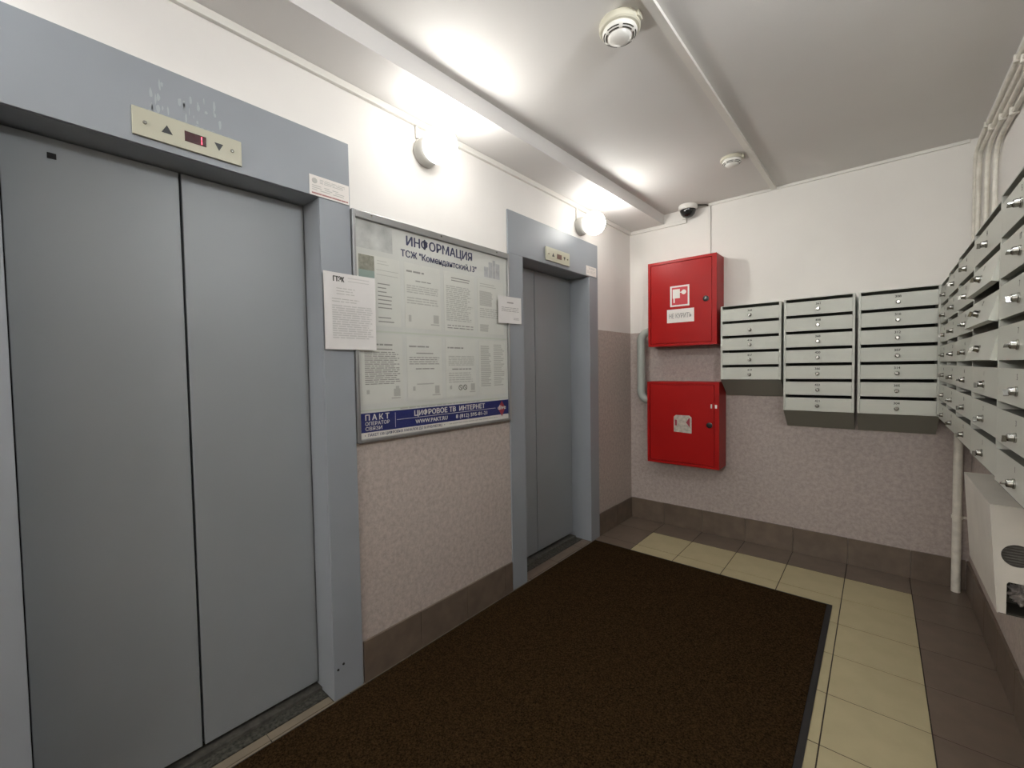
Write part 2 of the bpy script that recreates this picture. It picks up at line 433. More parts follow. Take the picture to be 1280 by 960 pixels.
d1 = lift('door_1', E1, 0.399, 'wide grey lift doorway nearest the camera with two steel panels')
d2 = lift('door_2', E2, 2.374, 'narrow grey lift doorway beyond the notice board')
for y, z in ((0.845, 0.135), (0.822, 0.122)):   # bolt heads low on the near jamb
    obj('bolt_head', lathe(bm_new(), [(0.0, 0.003), (0.004, 0.003), (0.005, 0)], 10, (0.0102, y, z), 'x'), M_GAP, d1)
# threshold tiles in the door recesses
for r, e, m, x0 in ((d1, E1, M_TAN, -0.038), (d2, E2, M_BROWN, -0.070)):
    yy = [e['o0']+0.001]+[t for t in sorted(3.296-0.303*k for k in range(0, 13)) if e['o0']+0.02 < t < e['o1']-0.02]+[e['o1']-0.001]
    for a, b in zip(yy, yy[1:]): q('threshold_tile', m, r, x0, -0.001, a+0.0012, b-0.0012, -0.0016, 0.0)
# dried glue on the header where a label was peeled off
bm = bm_new(); rg = random.Random(11)
for k in range(26):
    cy, cz = rg.uniform(0.295, 0.50), rg.uniform(2.095, 2.19)
    n = 7; a0 = rg.uniform(0, 6.28); ry, rz = rg.uniform(0.0015, 0.006), rg.uniform(0.006, 0.022)
    cz = max(cz, 2.094+rz)
    vs = [bm.verts.new((0.0103, cy+ry*rg.uniform(0.5, 1)*math.cos(2*PI*i/n), cz+rz*rg.uniform(0.4, 1)*math.sin(2*PI*i/n))) for i in range(n)]
    bm.faces.new(vs)
for k in range(16):
    cy = 0.29+0.0145*k; cz = 2.0935; n = 7; ry, rz = 0.010, rg.uniform(0.003, 0.008)
    vs = [bm.verts.new((0.0104, cy+ry*rg.uniform(0.6, 1)*math.cos(2*PI*i/n), cz+abs(rz*rg.uniform(0.4, 1)*math.sin(2*PI*i/n)))) for i in range(n)]
    bm.faces.new(vs)
tag(obj('glue_residue', bm, M_SMEAR, d1), label='whitish dried glue left by a peeled label')

# ------------------------------------------------------------------ ceiling lamps on the left wall
GLOBES = [(1.322, 2.342, 'round white glowing globe lamp on the wall over the notice board', LAMP_WARM, LAMP_POWER),
          (2.715, 2.332, 'round white glowing globe lamp above the far narrow lift', LAMP_WARM, LAMP_POWER),
          (-0.42, 2.342, 'round white glowing globe lamp just beyond the left side of the wide lift', LAMP_COOL, LAMP_POWER_NEAR)]
def globe_lamp(xw, sg, y, z, lab, col, pw, cable=True):
    r = thing('globe_lamp', (xw, y, z), lab, 'lamp', 'globe lamps on the lobby walls')
    bm = lathe(bm_new(), [(0.060, 0.0008), (0.063, 0.006), (0.063, 0.028), (0.056, 0.042), (0.046, 0.050), (0.0, 0.050)], 32, (xw, y, z), 'x', sg)
    obj('lamp_base', bm, M_LBASE, r, smooth=True)
    R = 0.080
    prof = [(R*math.sin(PI*i/20), 0.118-R*math.cos(PI*i/20)) for i in range(21)]
    prof = [p if p[0] > 1e-5 else (0.0, p[1]) for p in prof]
    obj('globe', lathe(bm_new(), prof, 40, (xw, y, z), 'x', sg), globe_mat('lit_globe_glass', col, pw*sg), r, smooth=True)
    if cable:
        obj('cable', tube(bm_new(), [(xw+sg*0.008, y-0.045, 2.449), (xw+sg*0.008, y-0.045, z+0.052)], 0.006, 8), M_PLASTIC, r)
for y, z, lab, col, pw in GLOBES: globe_lamp(0.0, 1, y, z, lab, col, pw)
globe_lamp(W, -1, 1.00, 2.38, 'unseen globe lamp on the right wall, placed as fill for the lift side', LAMP_COOL, RIGHT_FILL_POWER, False)  # unseen lamp, hinted by a lift-door reflection; placed and powered as fill
# unseen box light added behind the camera to fill surfaces facing it
r = thing('rear_fill_light', (1.03, Y0, 2.25), 'unseen box light added for fill on the wall behind the camera position', 'lamp')
q('housing', M_LBASE, r, 0.33, 1.73, Y0+0.0008, Y0+0.05, 2.11, 2.39, bev=0.004)
obj('diffuser', box(bm_new(), 0.35, 1.71, Y0+0.0505, Y0+0.075, 2.13, 2.37, bev=0.006), flat_glow('fill_box_diffuser', LAMP_WARM, REAR_FILL_POWER), r)

# ------------------------------------------------------------------ cable trunking
t = tag(q('cable_trunking', M_PLASTIC, None, 0.0005, 0.018, Y0+0.002, D-0.02, 2.451, 2.4795, bev=0.002), 'white cable trunking along the lift wall under the beam', 'trunking')
bm = bm_new(); box(bm, 0.002, 0.482, D-0.016, D-0.0005, 2.452, 2.4795, bev=0.002); box(bm, 0.452, 0.482, D-0.022, D-0.0005, 2.4800, H-0.001, bev=0.002)
tag(obj('cable_trunking', bm, M_PLASTIC), 'short white trunking stepping up beside the dome camera', 'trunking')
tag(q('cable_trunking', M_PLASTIC, None, 0.645, 0.662, D-0.013, D-0.0005, 2.145, 2.541, bev=0.002), 'thin white vertical trunking above the upper red cabinet', 'trunking')
tag(q('cable_trunking', M_PLASTIC, None, 0.645, W-0.03, D-0.013, D-0.0005, 2.543, H-0.0005, bev=0.002), 'white trunking along the top of the back wall', 'trunking')
bm = prism(bm_new(), [(0.985, -1.5), (1.015, -1.5), (1.096, D-0.004), (1.066, D-0.004)], 'z', H-0.016, H-0.0004)
tag(obj('cable_trunking', bm, M_PLASTIC), 'long white trunking across the ceiling joining the smoke detectors', 'trunking')

# ------------------------------------------------------------------ smoke detectors
def detector(x, y, label, s=1.0, tall=True):
    r = thing('smoke_detector', (x, y, H), label, 'detector', 'smoke detectors on the ceiling')
    hb = 0.028 if tall else 0.016
    o = obj('base', lathe(bm_new(), [(0.062*s, 0.0004), (0.064*s, 0.004), (0.064*s, hb-0.004), (0.060*s, hb), (0.0, hb)], 36, (x, y, H), 'z', -1), M_CREAMPL, r, smooth=True)
    obj('body', lathe(bm_new(), [(0.052*s, hb), (0.054*s, hb+0.006), (0.052*s, hb+0.014), (0.044*s, hb+0.021), (0.038*s, hb+0.022), (0.0, hb+0.022)], 36, (x, y, H), 'z', -1), M_PLASTIC, r, smooth=True)
    bm = bm_new()
    for k in range(6):
        a0 = 2*PI*k/6+0.12
        for rr, zz in ((0.0425, hb+0.0222), (0.0490, hb+0.0175)):
            vs_i, vs_o = [], []
            for i in range(8):
                a = a0+(2*PI/6-0.24)*i/7
                vs_i.append(bm.verts.new((x+(rr-0.0018)*s*math.cos(a), y+(rr-0.0018)*s*math.sin(a), H-zz-0.0006)))
                vs_o.append(bm.verts.new((x+(rr+0.0018)*s*math.cos(a), y+(rr+0.0018)*s*math.sin(a), H-zz+0.0012)))
            for i in range(7): bm.faces.new((vs_i[i], vs_i[i+1], vs_o[i+1], vs_o[i]))
    obj('vent_slots', bm, M_SLOT, r)
    obj('dome', lathe(bm_new(), [(0.037*s, hb+0.021), (0.036*s, hb+0.026), (0.028*s, hb+0.033), (0.014*s, hb+0.037), (0.0, hb+0.038)], 32, (x, y, H), 'z', -1), M_PLASTIC, r, smooth=True)
    q('cable_entry', M_CREAMPL, r, x+0.060*s, x+0.070*s, y-0.016, y+0.016, H-0.020, H-0.0005, bev=0.002)
detector(0.925, 1.485, 'round cream smoke detector nearest the camera on the ceiling', 1.14)
detector(0.968, 2.868, 'round cream smoke detector on the ceiling nearer the back wall', 0.98, False)

# ------------------------------------------------------------------ dome camera
cx_, cy_ = 0.515, 3.470
r = thing('security_camera', (cx_, cy_, H), 'small white dome security camera with dark eye in the ceiling corner', 'camera')
obj('housing', lathe(bm_new(), [(0.066, 0.0005), (0.069, 0.006), (0.070, 0.026), (0.064, 0.036), (0.058, 0.038), (0.0, 0.038)], 36, (cx_, cy_, H), 'z', -1), M_PLASTIC, r, smooth=True)
obj('dome', lathe(bm_new(), [(0.057, 0.037), (0.056, 0.050), (0.048, 0.070), (0.034, 0.085), (0.016, 0.093), (0.0, 0.095)], 36, (cx_, cy_, H), 'z', -1), mat('smoked_dome', (0.014, 0.014, 0.014), 0.08), r, smooth=True)
bm = tube(bm_new(), [(cx_+0.071, cy_+0.010, H-0.012), (cx_+0.12, cy_+0.045, H-0.014), (0.645, D-0.018, H-0.016)], 0.006, 8)
obj('cable', bm, M_SLOT, r)

# ------------------------------------------------------------------ floor indicators above the lifts
def indicator(y0, y1, z0, z1, lab, lit, X=0.0105):
    r = thing('floor_indicator', (X, (y0+y1)/2, z0), lab, 'indicator', 'lift floor indicators')
    th = 0.009; wdt = y1-y0; hh = z1-z0; zc = (z0+z1)/2
    q('plate', M_IND, r, X, X+th, y0, y1, z0, z1, bev=0.0012)
    xf = X+th+0.0004
    for yy in (y0+0.10*wdt, y1-0.10*wdt):
        obj('screw', lathe(bm_new(), [(0.0055, 0), (0.005, 0.0028), (0.003, 0.004), (0, 0.004)], 14, (X+th, yy, zc), 'x'), M_CHROME, r, smooth=True)
    s = 0.0135
    a = y0+0.285*wdt; prism(bm := bm_new(), [(a-s, zc-0.011), (a+s, zc-0.011), (a, zc+0.013)], 'x', X+th-0.001, xf+0.0004); obj('up_arrow', bm, M_BLACK, r)
    a = y1-0.235*wdt; prism(bm := bm_new(), [(a-s*0.9, zc+0.010), (a, zc-0.013), (a+s*0.9, zc+0.010)], 'x', X+th-0.001, xf+0.0004); obj('down_arrow', bm, M_BLACK, r)
    a0, a1 = y0+0.44*wdt, y0+0.64*wdt
    dsp = q('display', M_DISP if lit else M_DISP2, r, X+th-0.002, xf+0.0005, a0, a1, zc-0.0155, zc+0.0155)
    if lit:
        bm = bm_new(); yy = a1-0.012
        box(bm, xf+0.0005, xf+0.0009, yy-0.0012, yy+0.0012, zc-0.0115, zc-0.0010); box(bm, xf+0.0005, xf+0.0009, yy-0.0012, yy+0.0012, zc+0.0010, zc+0.0115)
        obj('digit', bm, M_LED, dsp)
indicator(0.262, 0.540, 2.012, 2.092, 'beige floor indicator over the wide lift showing a red 1', True)
indicator(2.277, 2.553, 2.018, 2.104, 'beige floor indicator with a dull display over the narrow lift', False)

# ------------------------------------------------------------------ maker plates on the headers
def plate(y0, y1, z0, z1, lab, full):
    X = 0.0105
    r = thing('lift_plate', (X, (y0+y1)/2, z0), lab, 'plate', 'information plates on the lift frames')
    q('sheet', M_WHITEP, r, X, X+0.0015, y0, y1, z0, z1)
    xf = X+0.0018; w_ = y1-y0; h_ = z1-z0
    if full:
        obj('emblem', lathe(bm_new(), [(0.0105, 0), (0.0095, 0.0012), (0, 0.0016)], 20, (X+0.0013, y0+0.020, z1-0.020), 'x'), M_INK, r)
    bm = rows(bm_new(), xf, y0+0.25*w_, y1-0.10*w_, z1-0.36*h_, z1-0.12*h_, 3, 0.45, 0.15, 0.004)
    rows(bm, xf, y0+0.06*w_, y1-0.06*w_, z0+0.24*h_, z1-0.46*h_, 3, 0.40, 0.2, 0.012)
    obj('print', bm, M_INK, r)
    if full:
        obj('red_line', rows(bm_new(), xf, y0+0.05*w_, y1-0.03*w_, z0+0.06*h_, z0+0.17*h_, 1, 0.7, 0.0, 0.001), M_PINKR, r)
plate(0.768, 0.927, 1.9915, 2.067, 'white lift data plate with a grey emblem at the wide lift corner', True)
plate(2.785, 2.934, 2.002, 2.070, 'small white plate at the upper right corner of the narrow lift', False)

# ------------------------------------------------------------------ information board
BY0, BY1, BZ0, BZ1 = 0.9335, 1.9085, 1.020, 1.982
r = thing('information_board', (0, (BY0+BY1)/2, BZ0), 'large aluminium framed information notice board between the two lifts', 'notice board')
BX = 0.006; XS = BX+0.001
q('backing', M_BOARD, r, 0.0008, BX, BY0+0.004, BY1-0.004, BZ0+0.004, BZ1-0.004)
q('rail', M_ALU, r, 0.0008, 0.022, BY0+0.014, BY1-0.014, BZ1-0.030, BZ1, bev=0.002)
q('rail', M_ALU, r, 0.0008, 0.022, BY0+0.014, BY1-0.014, BZ0, BZ0+0.014, bev=0.002)
q('stile', M_ALU, r, 0.0008, 0.022, BY0, BY0+0.0135, BZ0, BZ1, bev=0.002)
q('stile', M_ALU, r, 0.0008, 0.022, BY1-0.0135, BY1, BZ0, BZ1, bev=0.002)
for yy in (1.02, 1.40, 1.80):
    obj('screw', lathe(bm_new(), [(0.004, 0), (0.0036, 0.002), (0, 0.003)], 12, (0.022, yy, BZ1-0.012), 'x'), M_CHROME, r, smooth=True)
letters('title', 'ИНФОРМАЦИЯ', 0.058, 'left', (XS, 1.413, 1.911), M_NAVY, r, bold=0.0018, width=0.416)
letters('subtitle', 'ТСЖ "Комендантский,13"', 0.042, 'left', (XS, 1.413, 1.851), M_NAVY, r, bold=0.0012, width=0.478)
obj('cloud_picture', flat(bm_new(), XS-0.0006, 0.952, 1.130, 1.835, 1.948), M_MIST, r)
bm = bm_new()
for a, b, c in ((1.712, 1.745, 0.055), (1.748, 1.778, 0.085), (1.781, 1.803, 0.10), (1.806, 1.838, 0.085)): flat(bm, XS, a, b, 1.825, 1.825+c)
obj('building_picture', bm, M_LAV, r)
obj('pocket_strip', flat(flat(bm_new(), XS-0.0003, 0.951, 1.892, 1.486, 1.494), XS-0.0003, 0.951, 1.892, 1.150, 1.156), M_GREEN, r)
# advertising banner
ban = obj('banner', flat(bm_new(), XS, 0.9475, 1.8945, 1.060, 1.142), M_BLUE, r)
obj('banner_margin', flat(bm_new(), XS, 0.9475, 1.8945, 1.0345, 1.0600), M_WHITEP, r)
XL = XS+0.0005
letters('banner_letters', 'ПАКТ', 0.034, 'left', (XL, 1.033, 1.1225), M_WHITEP, ban, bold=0.0010, width=0.116, spacing=1.5)
letters('banner_letters', 'ОПЕРАТОР', 0.021, 'left', (XL, 1.033, 1.0965), M_WHITEP, ban, bold=0.0004, width=0.118)
letters('banner_letters', 'СВЯЗИ', 0.021, 'left', (XL, 1.014, 1.0750), M_WHITEP, ban, bold=0.0004, width=0.080)
letters('banner_letters', 'ЦИФРОВОЕ ТВ  ИНТЕРНЕТ', 0.034, 'left', (XL, 1.462, 1.1205), M_WHITEP, ban, bold=0.0012, width=0.470)
letters('banner_letters', 'WWW.PAKT.RU', 0.026, 'left', (XL, 1.330, 1.0810), M_WHITEP, ban, bold=0.0008, width=0.195)
letters('banner_letters', '8 (812) 595-81-21', 0.026, 'left', (XL, 1.600, 1.0810), M_WHITEP, ban, bold=0.0008, width=0.230)
obj('banner_rule', flat(flat(bm_new(), XL, 1.130, 1.785, 1.0995, 1.1015), XL, 1.1215, 1.1235, 1.068, 1.134), M_WHITEP, ban)
bm = bm_new(); bm.faces.new([bm.verts.new((XL, a, b)) for a, b in ((1.838, 1.048), (1.868, 1.097), (1.838, 1.138), (1.805, 1.097))])
obj('logo_diamond', bm, M_LOGO, ban)
letters('logo_letters', 'dive', 0.036, 'left', (XL+0.0004, 1.837, 1.102), M_WHITEP, ban, bold=0.0014, width=0.066)
letters('margin_letters', '•  ПАКЕТ 130 ЦИФРОВЫХ КАНАЛОВ ДО 50 РУБ/МЕСЯЦ   •', 0.016, 'left', (XL, 1.190, 1.0475), M_NAVY, r, bold=0.0004, width=0.44)
obj('margin_print', rows(bm_new(), XL, 1.44, 1.80, 1.043, 1.052, 1, 0.5, 0.0, 0.004), M_INK, r)
obj('pocket_print', rows(bm_new(), XS, 1.15, 1.66, 1.1445, 1.1545, 1, 0.5, 0.0, 0.006), M_INK, r)
obj('cover', flat(bm_new(), 0.0160, BY0+0.0138, BY1-0.0138, BZ0+0.0145, BZ1-0.0305), M_CLEAR, r)

# printed sheets held in the board
def sheet(y0, y1, z0, z1, lab):
    r = thing('notice_sheet', (BX+0.0014, (y0+y1)/2, z0), lab, 'notice', 'printed sheets in the notice board')
    q('paper', M_PAPER2, r, BX+0.0014, BX+0.0019, y0, y1, z0, z1)
    return r, BX+0.0023
UP = [(0.955, 1.165), (1.188, 1.398), (1.421, 1.631), (1.655, 1.865)]
Z0u, Z1u = 1.515, 1.812
r, x = sheet(UP[0][0], UP[0][1], Z0u, Z1u, 'notice sheet with a green side stripe, upper row left')
obj('stripe', flat(bm_new(), x, 0.962, 1.036, 1.520, 1.745), M_TEAL, r); obj('photo', flat(bm_new(), x, 0.962, 1.036, 1.745, 1.808), M_MOSS, r)
obj('print', rows(rows(bm_new(), x, 1.050, 1.13, 1.585, 1.705, 7, 0.28, 0.55), x, 1.05, 1.14, 1.525, 1.56, 2, 0.28, 0.5), M_INKD, r)
obj('fine_print', rows(rows(bm_new(), x, 1.045, 1.155, 1.725, 1.765, 2, 0.12, 0.0), x, 1.05, 1.115, 1.775, 1.80, 2, 0.18, 0.3), M_INK, r)
r, x = sheet(UP[1][0], UP[1][1], Z0u, Z1u, 'nearly blank notice sheet with two pale paragraphs, second in the upper row')
obj('print', rows(rows(bm_new(), x, 1.200, 1.300, 1.765, 1.785, 1, 0.4, 0.0, 0.006), x, 1.25, 1.34, 1.728, 1.742, 1, 0.35, 0.0, 0.004), M_INKD, r)
obj('fine_print', rows(rows(bm_new(), x, 1.200, 1.385, 1.675, 1.715, 4, 0.5, 0.05, 0.004), x, 1.200, 1.385, 1.625, 1.660, 3, 0.5, 0.05, 0.004), M_INK, r)
obj('emblem', flat(flat(flat(bm_new(), x, 1.207, 1.222, 1.545, 1.575), x, 1.352, 1.385, 1.545, 1.585), x, 1.335, 1.388, 1.535, 1.541), M_INK, r)
r, x = sheet(UP[2][0], UP[2][1], Z0u, Z1u, 'densely printed notice sheet, third in the upper row')
obj('print', rows(bm_new(), x, 1.435, 1.620, 1.565, 1.745, 19, 0.55, 0.25, 0.005), M_INK, r)
obj('fine_print', rows(rows(bm_new(), x, 1.47, 1.60, 1.765, 1.79, 2, 0.4, 0.2), x, 1.44, 1.62, 1.525, 1.55, 2, 0.4, 0.0, 0.006), M_INKD, r)
r, x = sheet(UP[3][0], UP[3][1], Z0u, Z1u, 'grey block printed notice sheet below the building picture, upper row right')
obj('print', rows(rows(bm_new(), x, 1.672, 1.775, 1.665, 1.745, 10, 0.8, 0.1), x, 1.672, 1.74, 1.525, 1.565, 5, 0.8, 0.1), M_INK, r)
obj('fine_print', rows(rows(bm_new(), x, 1.675, 1.83, 1.765, 1.79, 2, 0.3, 0.3), x, 1.672, 1.855, 1.60, 1.655, 5, 0.45, 0.2, 0.005), M_INK, r)
LO = [(0.962, 1.168), (1.192, 1.398), (1.424, 1.634), (1.660, 1.875)]
Z0l, Z1l = 1.180, 1.478
r, x = sheet(LO[0][0], LO[0][1], Z0l, Z1l, 'closely printed notice sheet with a small tower drawing, lower row left')
obj('print', rows(bm_new(), x, 0.978, 1.155, 1.260, 1.405, 17, 0.45, 0.2, 0.004), M_INKD, r)
obj('fine_print', rows(rows(bm_new(), x, 1.03, 1.12, 1.428, 1.440, 1, 0.6, 0.0, 0.004), x, 1.03, 1.115, 1.41, 1.418, 1, 0.6, 0.0), M_INKD, r)
obj('emblem', flat(flat(flat(flat(bm_new(), x, 1.118, 1.152, 1.206, 1.240), x, 1.128, 1.146, 1.240, 1.252), x, 1.105, 1.152, 1.196, 1.202), x, 0.984, 0.998, 1.222, 1.240), M_INK, r)
r, x = sheet(LO[1][0], LO[1][1], Z0l, Z1l, 'notice sheet with an empty middle, second in the lower row')
obj('print', rows(rows(bm_new(), x, 1.205, 1.32, 1.425, 1.437, 1, 0.6, 0.0, 0.004), x, 1.205, 1.385, 1.345, 1.385, 4, 0.4, 0.08, 0.004), M_INKD, r)
obj('fine_print', rows(rows(bm_new(), x, 1.245, 1.345, 1.396, 1.404, 1, 0.6, 0.0), x, 1.24, 1.35, 1.322, 1.332, 1, 0.5, 0.0, 0.004), M_INKD, r)
obj('emblem', flat(flat(flat(flat(bm_new(), x, 1.222, 1.236, 1.225, 1.245), x, 1.352, 1.380, 1.206, 1.245), x, 1.335, 1.385, 1.197, 1.203), x, 1.245, 1.345, 1.252, 1.258), M_INK, r)
r, x = sheet(LO[2][0], LO[2][1], Z0l, Z1l, 'notice sheet with two round prohibition symbols, third in the lower row')
obj('print', rows(rows(bm_new(), x, 1.437, 1.545, 1.425, 1.437, 1, 0.6, 0.0, 0.004), x, 1.465, 1.60, 1.318, 1.328, 1, 0.6, 0.0, 0.004), M_INKD, r)
obj('fine_print', rows(rows(bm_new(), x, 1.442, 1.625, 1.340, 1.392, 6, 0.5, 0.05, 0.004), x, 1.442, 1.625, 1.252, 1.308, 5, 0.45, 0.2, 0.004), M_INK, r)
obj('emblem', flat(flat(flat(bm_new(), x, 1.594, 1.624, 1.210, 1.246), x, 1.585, 1.627, 1.200, 1.206), x, 1.447, 1.462, 1.222, 1.240), M_INK, r)
bm = bm_new()
for yc in (1.521, 1.553):
    zc = 1.228; n = 24
    for k in range(n):
        a, b = 2*PI*k/n, 2*PI*(k+1)/n
        bm.faces.new([bm.verts.new((x, yc+rr*math.cos(t_), zc+rr*math.sin(t_))) for rr, t_ in ((0.0105, a), (0.0140, a), (0.0140, b), (0.0105, b))])
    bm.faces.new([bm.verts.new((x, yc+a, zc+b)) for a, b in ((-0.009, 0.007), (0.007, -0.009), (0.009, -0.007), (-0.007, 0.009))])
obj('prohibition_symbols', bm, M_NUM, r)
r, x = sheet(LO[3][0], LO[3][1], Z0l, Z1l, 'notice sheet in two columns of grey print, lower row right')
obj('print', rows(rows(bm_new(), x, 1.672, 1.755, 1.225, 1.450, 22, 0.6, 0.25), x, 1.775, 1.865, 1.225, 1.460, 22, 0.5, 0.35), M_INK, r)

# loose notices taped over the frame
def loose(y0, y1, z0, z1, lab, X=0.0235, curl=0.004, name='paper_notice', cat='notice', slant=0.0):
    r = thing(name, (X, (y0+y1)/2, z0), lab, cat)
    bm = bm_new(); n, mrow = 8, 8; g_ = []
    for i in range(n+1):
        for j in range(mrow+1):
            u, v = i/n, j/mrow
            g_.append(bm.verts.new((X+curl*(u**3)*(1-v*0.6)+0.0008*math.sin(5*u+3*v), y0+(y1-y0)*u, z0+(z1-z0)*v+slant*u)))
    for i in range(n):
        for j in range(mrow):
            a = i*(mrow+1)+j
            bm.faces.new((g_[a], g_[a+mrow+1], g_[a+mrow+2], g_[a+1]))
    bmesh.ops.recalc_face_normals(bm, faces=bm.faces[:])
    o = obj('sheet', bm, M_PAPER, r, smooth=True)
    def bend(pbm):
        for v in pbm.verts:
            u, t_ = (v.co.y-y0)/(y1-y0), (v.co.z-z0)/(z1-z0)
            v.co.x = X+curl*(u**3)*(1-t_*0.6)+0.0008*math.sin(5*u+3*t_)+0.0009; v.co.z += slant*u
        return pbm
    return r, bend
r, bend = loose(0.804, 1.025, 1.408, 1.710, 'white typed notice sheet taped between the wide lift frame and the board')
x = 0.024
bm = text_bm('ГТЭК', 0.028, bold=0.0016, width=0.045)
for v in bm.verts: v.co = FACING['left'] @ v.co + Vector((x, 0.866, 1.685))
obj('letterhead', bend(bm), M_NUM, r)
obj('fine_print', bend(rows(rows(bm_new(), x, 0.835, 1.015, 1.45, 1.585, 15, 0.5, 0.15, 0.004), x, 0.905, 1.01, 1.675, 1.70, 2, 0.25, 0.2)), M_INKL, r)
obj('print', bend(rows(rows(bm_new(), x, 0.855, 0.94, 1.622, 1.655, 3, 0.3, 0.3, 0.004), x, 0.835, 0.96, 1.592, 1.612, 2, 0.35, 0.3, 0.004)), M_INK, r)
r, bend = loose(1.802, 2.004, 1.580, 1.733, 'small white notice taped across the board edge and narrow lift frame', slant=0.004)
obj('print', bend(rows(rows(rows(bm_new(), x, 1.880, 1.940, 1.692, 1.706, 1, 0.5, 0.2), x, 1.830, 1.985, 1.645, 1.675, 3, 0.3, 0.1, 0.004), x, 1.935, 1.985, 1.600, 1.615, 2, 0.3, 0.1)), M_INKD, r)

# ------------------------------------------------------------------ fire cabinets
def cabinet(x0, x1, z0, z1, lab, dep=0.19):
    r = thing('fire_cabinet', ((x0+x1)/2, D, z0), lab, 'cabinet', 'red fire hose cabinets')
    yf = D-dep
    bm = bm_new(); t = 0.0
    fr = 0.020
    box(bm, x0, x1, yf+0.012, D-0.0006, z0, z1, bev=0.003)
    obj('body', bm, M_RED, r)
    bm = holed(bm_new(), [(x0, z0), (x1, z0), (x1, z1), (x0, z1)], [[(x0+fr, z0+fr), (x1-fr-0.012, z0+fr), (x1-fr-0.012, z1-fr), (x0+fr, z1-fr)]], 'y', yf, yf+0.0118)
    obj('front_frame', bm, M_RED, r)
    d = q('door', M_RED, r, x0+fr+0.003, x1-fr-0.015, yf+0.001, yf+0.0116, z0+fr+0.003, z1-fr-0.003, bev=0.002)
    return r, d, yf
r, d, yf = cabinet(0.240, 0.754, 1.477, 2.137, 'red fire hose cabinet, upper of the two, with a hose sign')
obj('lock', lathe(bm_new(), [(0.021, 0), (0.021, 0.006), (0.012, 0.008), (0.012, 0.012), (0, 0.012)], 24, (0.679, yf+0.001, 1.815), 'y', -1), M_BLACK, d, smooth=True)
obj('latch_pin', lathe(bm_new(), [(0.006, 0.012), (0.005, 0.016), (0, 0.016)], 12, (0.682, yf+0.001, 1.817), 'y', -1), M_CHROME, d, smooth=True)
ys_ = yf+0.0004
sg = q('hose_sign', mat('sign_red', (0.50, 0.025, 0.035), 0.4), r, 0.421, 0.557, ys_-0.0004, yf+0.0008, 1.782, 1.930)
yp = ys_-0.0010
obj('sign_border', holed(bm_new(), [(0.417, 1.777), (0.561, 1.777), (0.561, 1.935), (0.417, 1.935)], [[(0.429, 1.789), (0.549, 1.789), (0.549, 1.923), (0.429, 1.923)]], 'y', yp, yp+0.0005), M_WHITEP, sg)
bm = bm_new(); flat_b(bm, yp, 0.436, 0.491, 1.840, 1.909); flat_b(bm, yp, 0.442, 0.452, 1.806, 1.840); flat_b(bm, yp, 0.491, 0.506, 1.880, 1.886)
bm.faces.new([bm.verts.new((0.520+0.018*math.cos(2*PI*i/16), yp, 1.883+0.018*math.sin(2*PI*i/16))) for i in range(16)])
obj('hose_symbol', bm, M_WHITEP, sg)
pl = q('no_smoking_label', M_WHITEP, r, 0.392, 0.595, ys_-0.0004, yf+0.0008, 1.655, 1.757)
letters('label_letters', 'НЕ КУРИТЬ', 0.050, 'back', (0.4935, ys_-0.0010, 1.706), M_INKD, pl, bold=0.0006, width=0.168)
r, d, yf = cabinet(0.229, 0.771, 0.553, 1.199, 'red fire cabinet, lower of the two, with a worn white sticker')
obj('lock', lathe(bm_new(), [(0.021, 0), (0.021, 0.005), (0.014, 0.007), (0, 0.006)], 24, (0.704, yf+0.001, 0.878), 'y', -1), M_BLACK, d, smooth=True)
bm = bm_new(); c = 0.016
st = obj('sticker', prism(bm, [(0.442, 0.812), (0.576, 0.806), (0.576, 0.928), (0.560, 0.942), (0.458, 0.942), (0.442, 0.928)], 'y', yf-0.0004, yf+0.0012), M_GLUE, r)
bm = bm_new(); flat_b(bm, yf-0.0009, 0.452, 0.466, 0.86, 0.905)
bm.faces.new([bm.verts.new((a, yf-0.0009, b)) for a, b in ((0.536, 0.888), (0.564, 0.850), (0.564, 0.922), (0.556, 0.922))])
obj('sticker_print', bm, M_LOGO, st)
bm = bm_new(); flat_b(bm, yf-0.0004, 0.712, 0.722, 1.005, 1.035); flat_b(bm, yf-0.0004, 0.742, 0.757, 1.005, 1.032)
obj('torn_seal', bm, M_WHITEP, r)
# connecting pipe
yp = D-0.10
P = [(0.2385, yp, 1.605), (0.215, yp, 1.605)] + arc((0.215, yp, 1.535), (0, 0, 0.070), (-0.075, 0, 0), 8) + [(0.140, yp, 1.50), (0.140, yp, 1.15)] + arc((0.200, yp, 1.120), (-0.060, 0, 0), (0, 0, -0.075), 8) + [(0.2278, yp, 1.045)]
r = thing('drain_pipe', (0.14, yp, 1.3), 'grey elbowed pipe linking the two red fire cabinets', 'pipe')
obj('pipe', tube(bm_new(), P, 0.033, 20), M_GPIPE, r, smooth=True)
for zz in (1.535, 1.125):
    obj('collar', tube(bm_new(), [(0.14, yp, zz-0.006), (0.14, yp, zz+0.006)], 0.0365, 20), M_GPIPE, r, smooth=True)

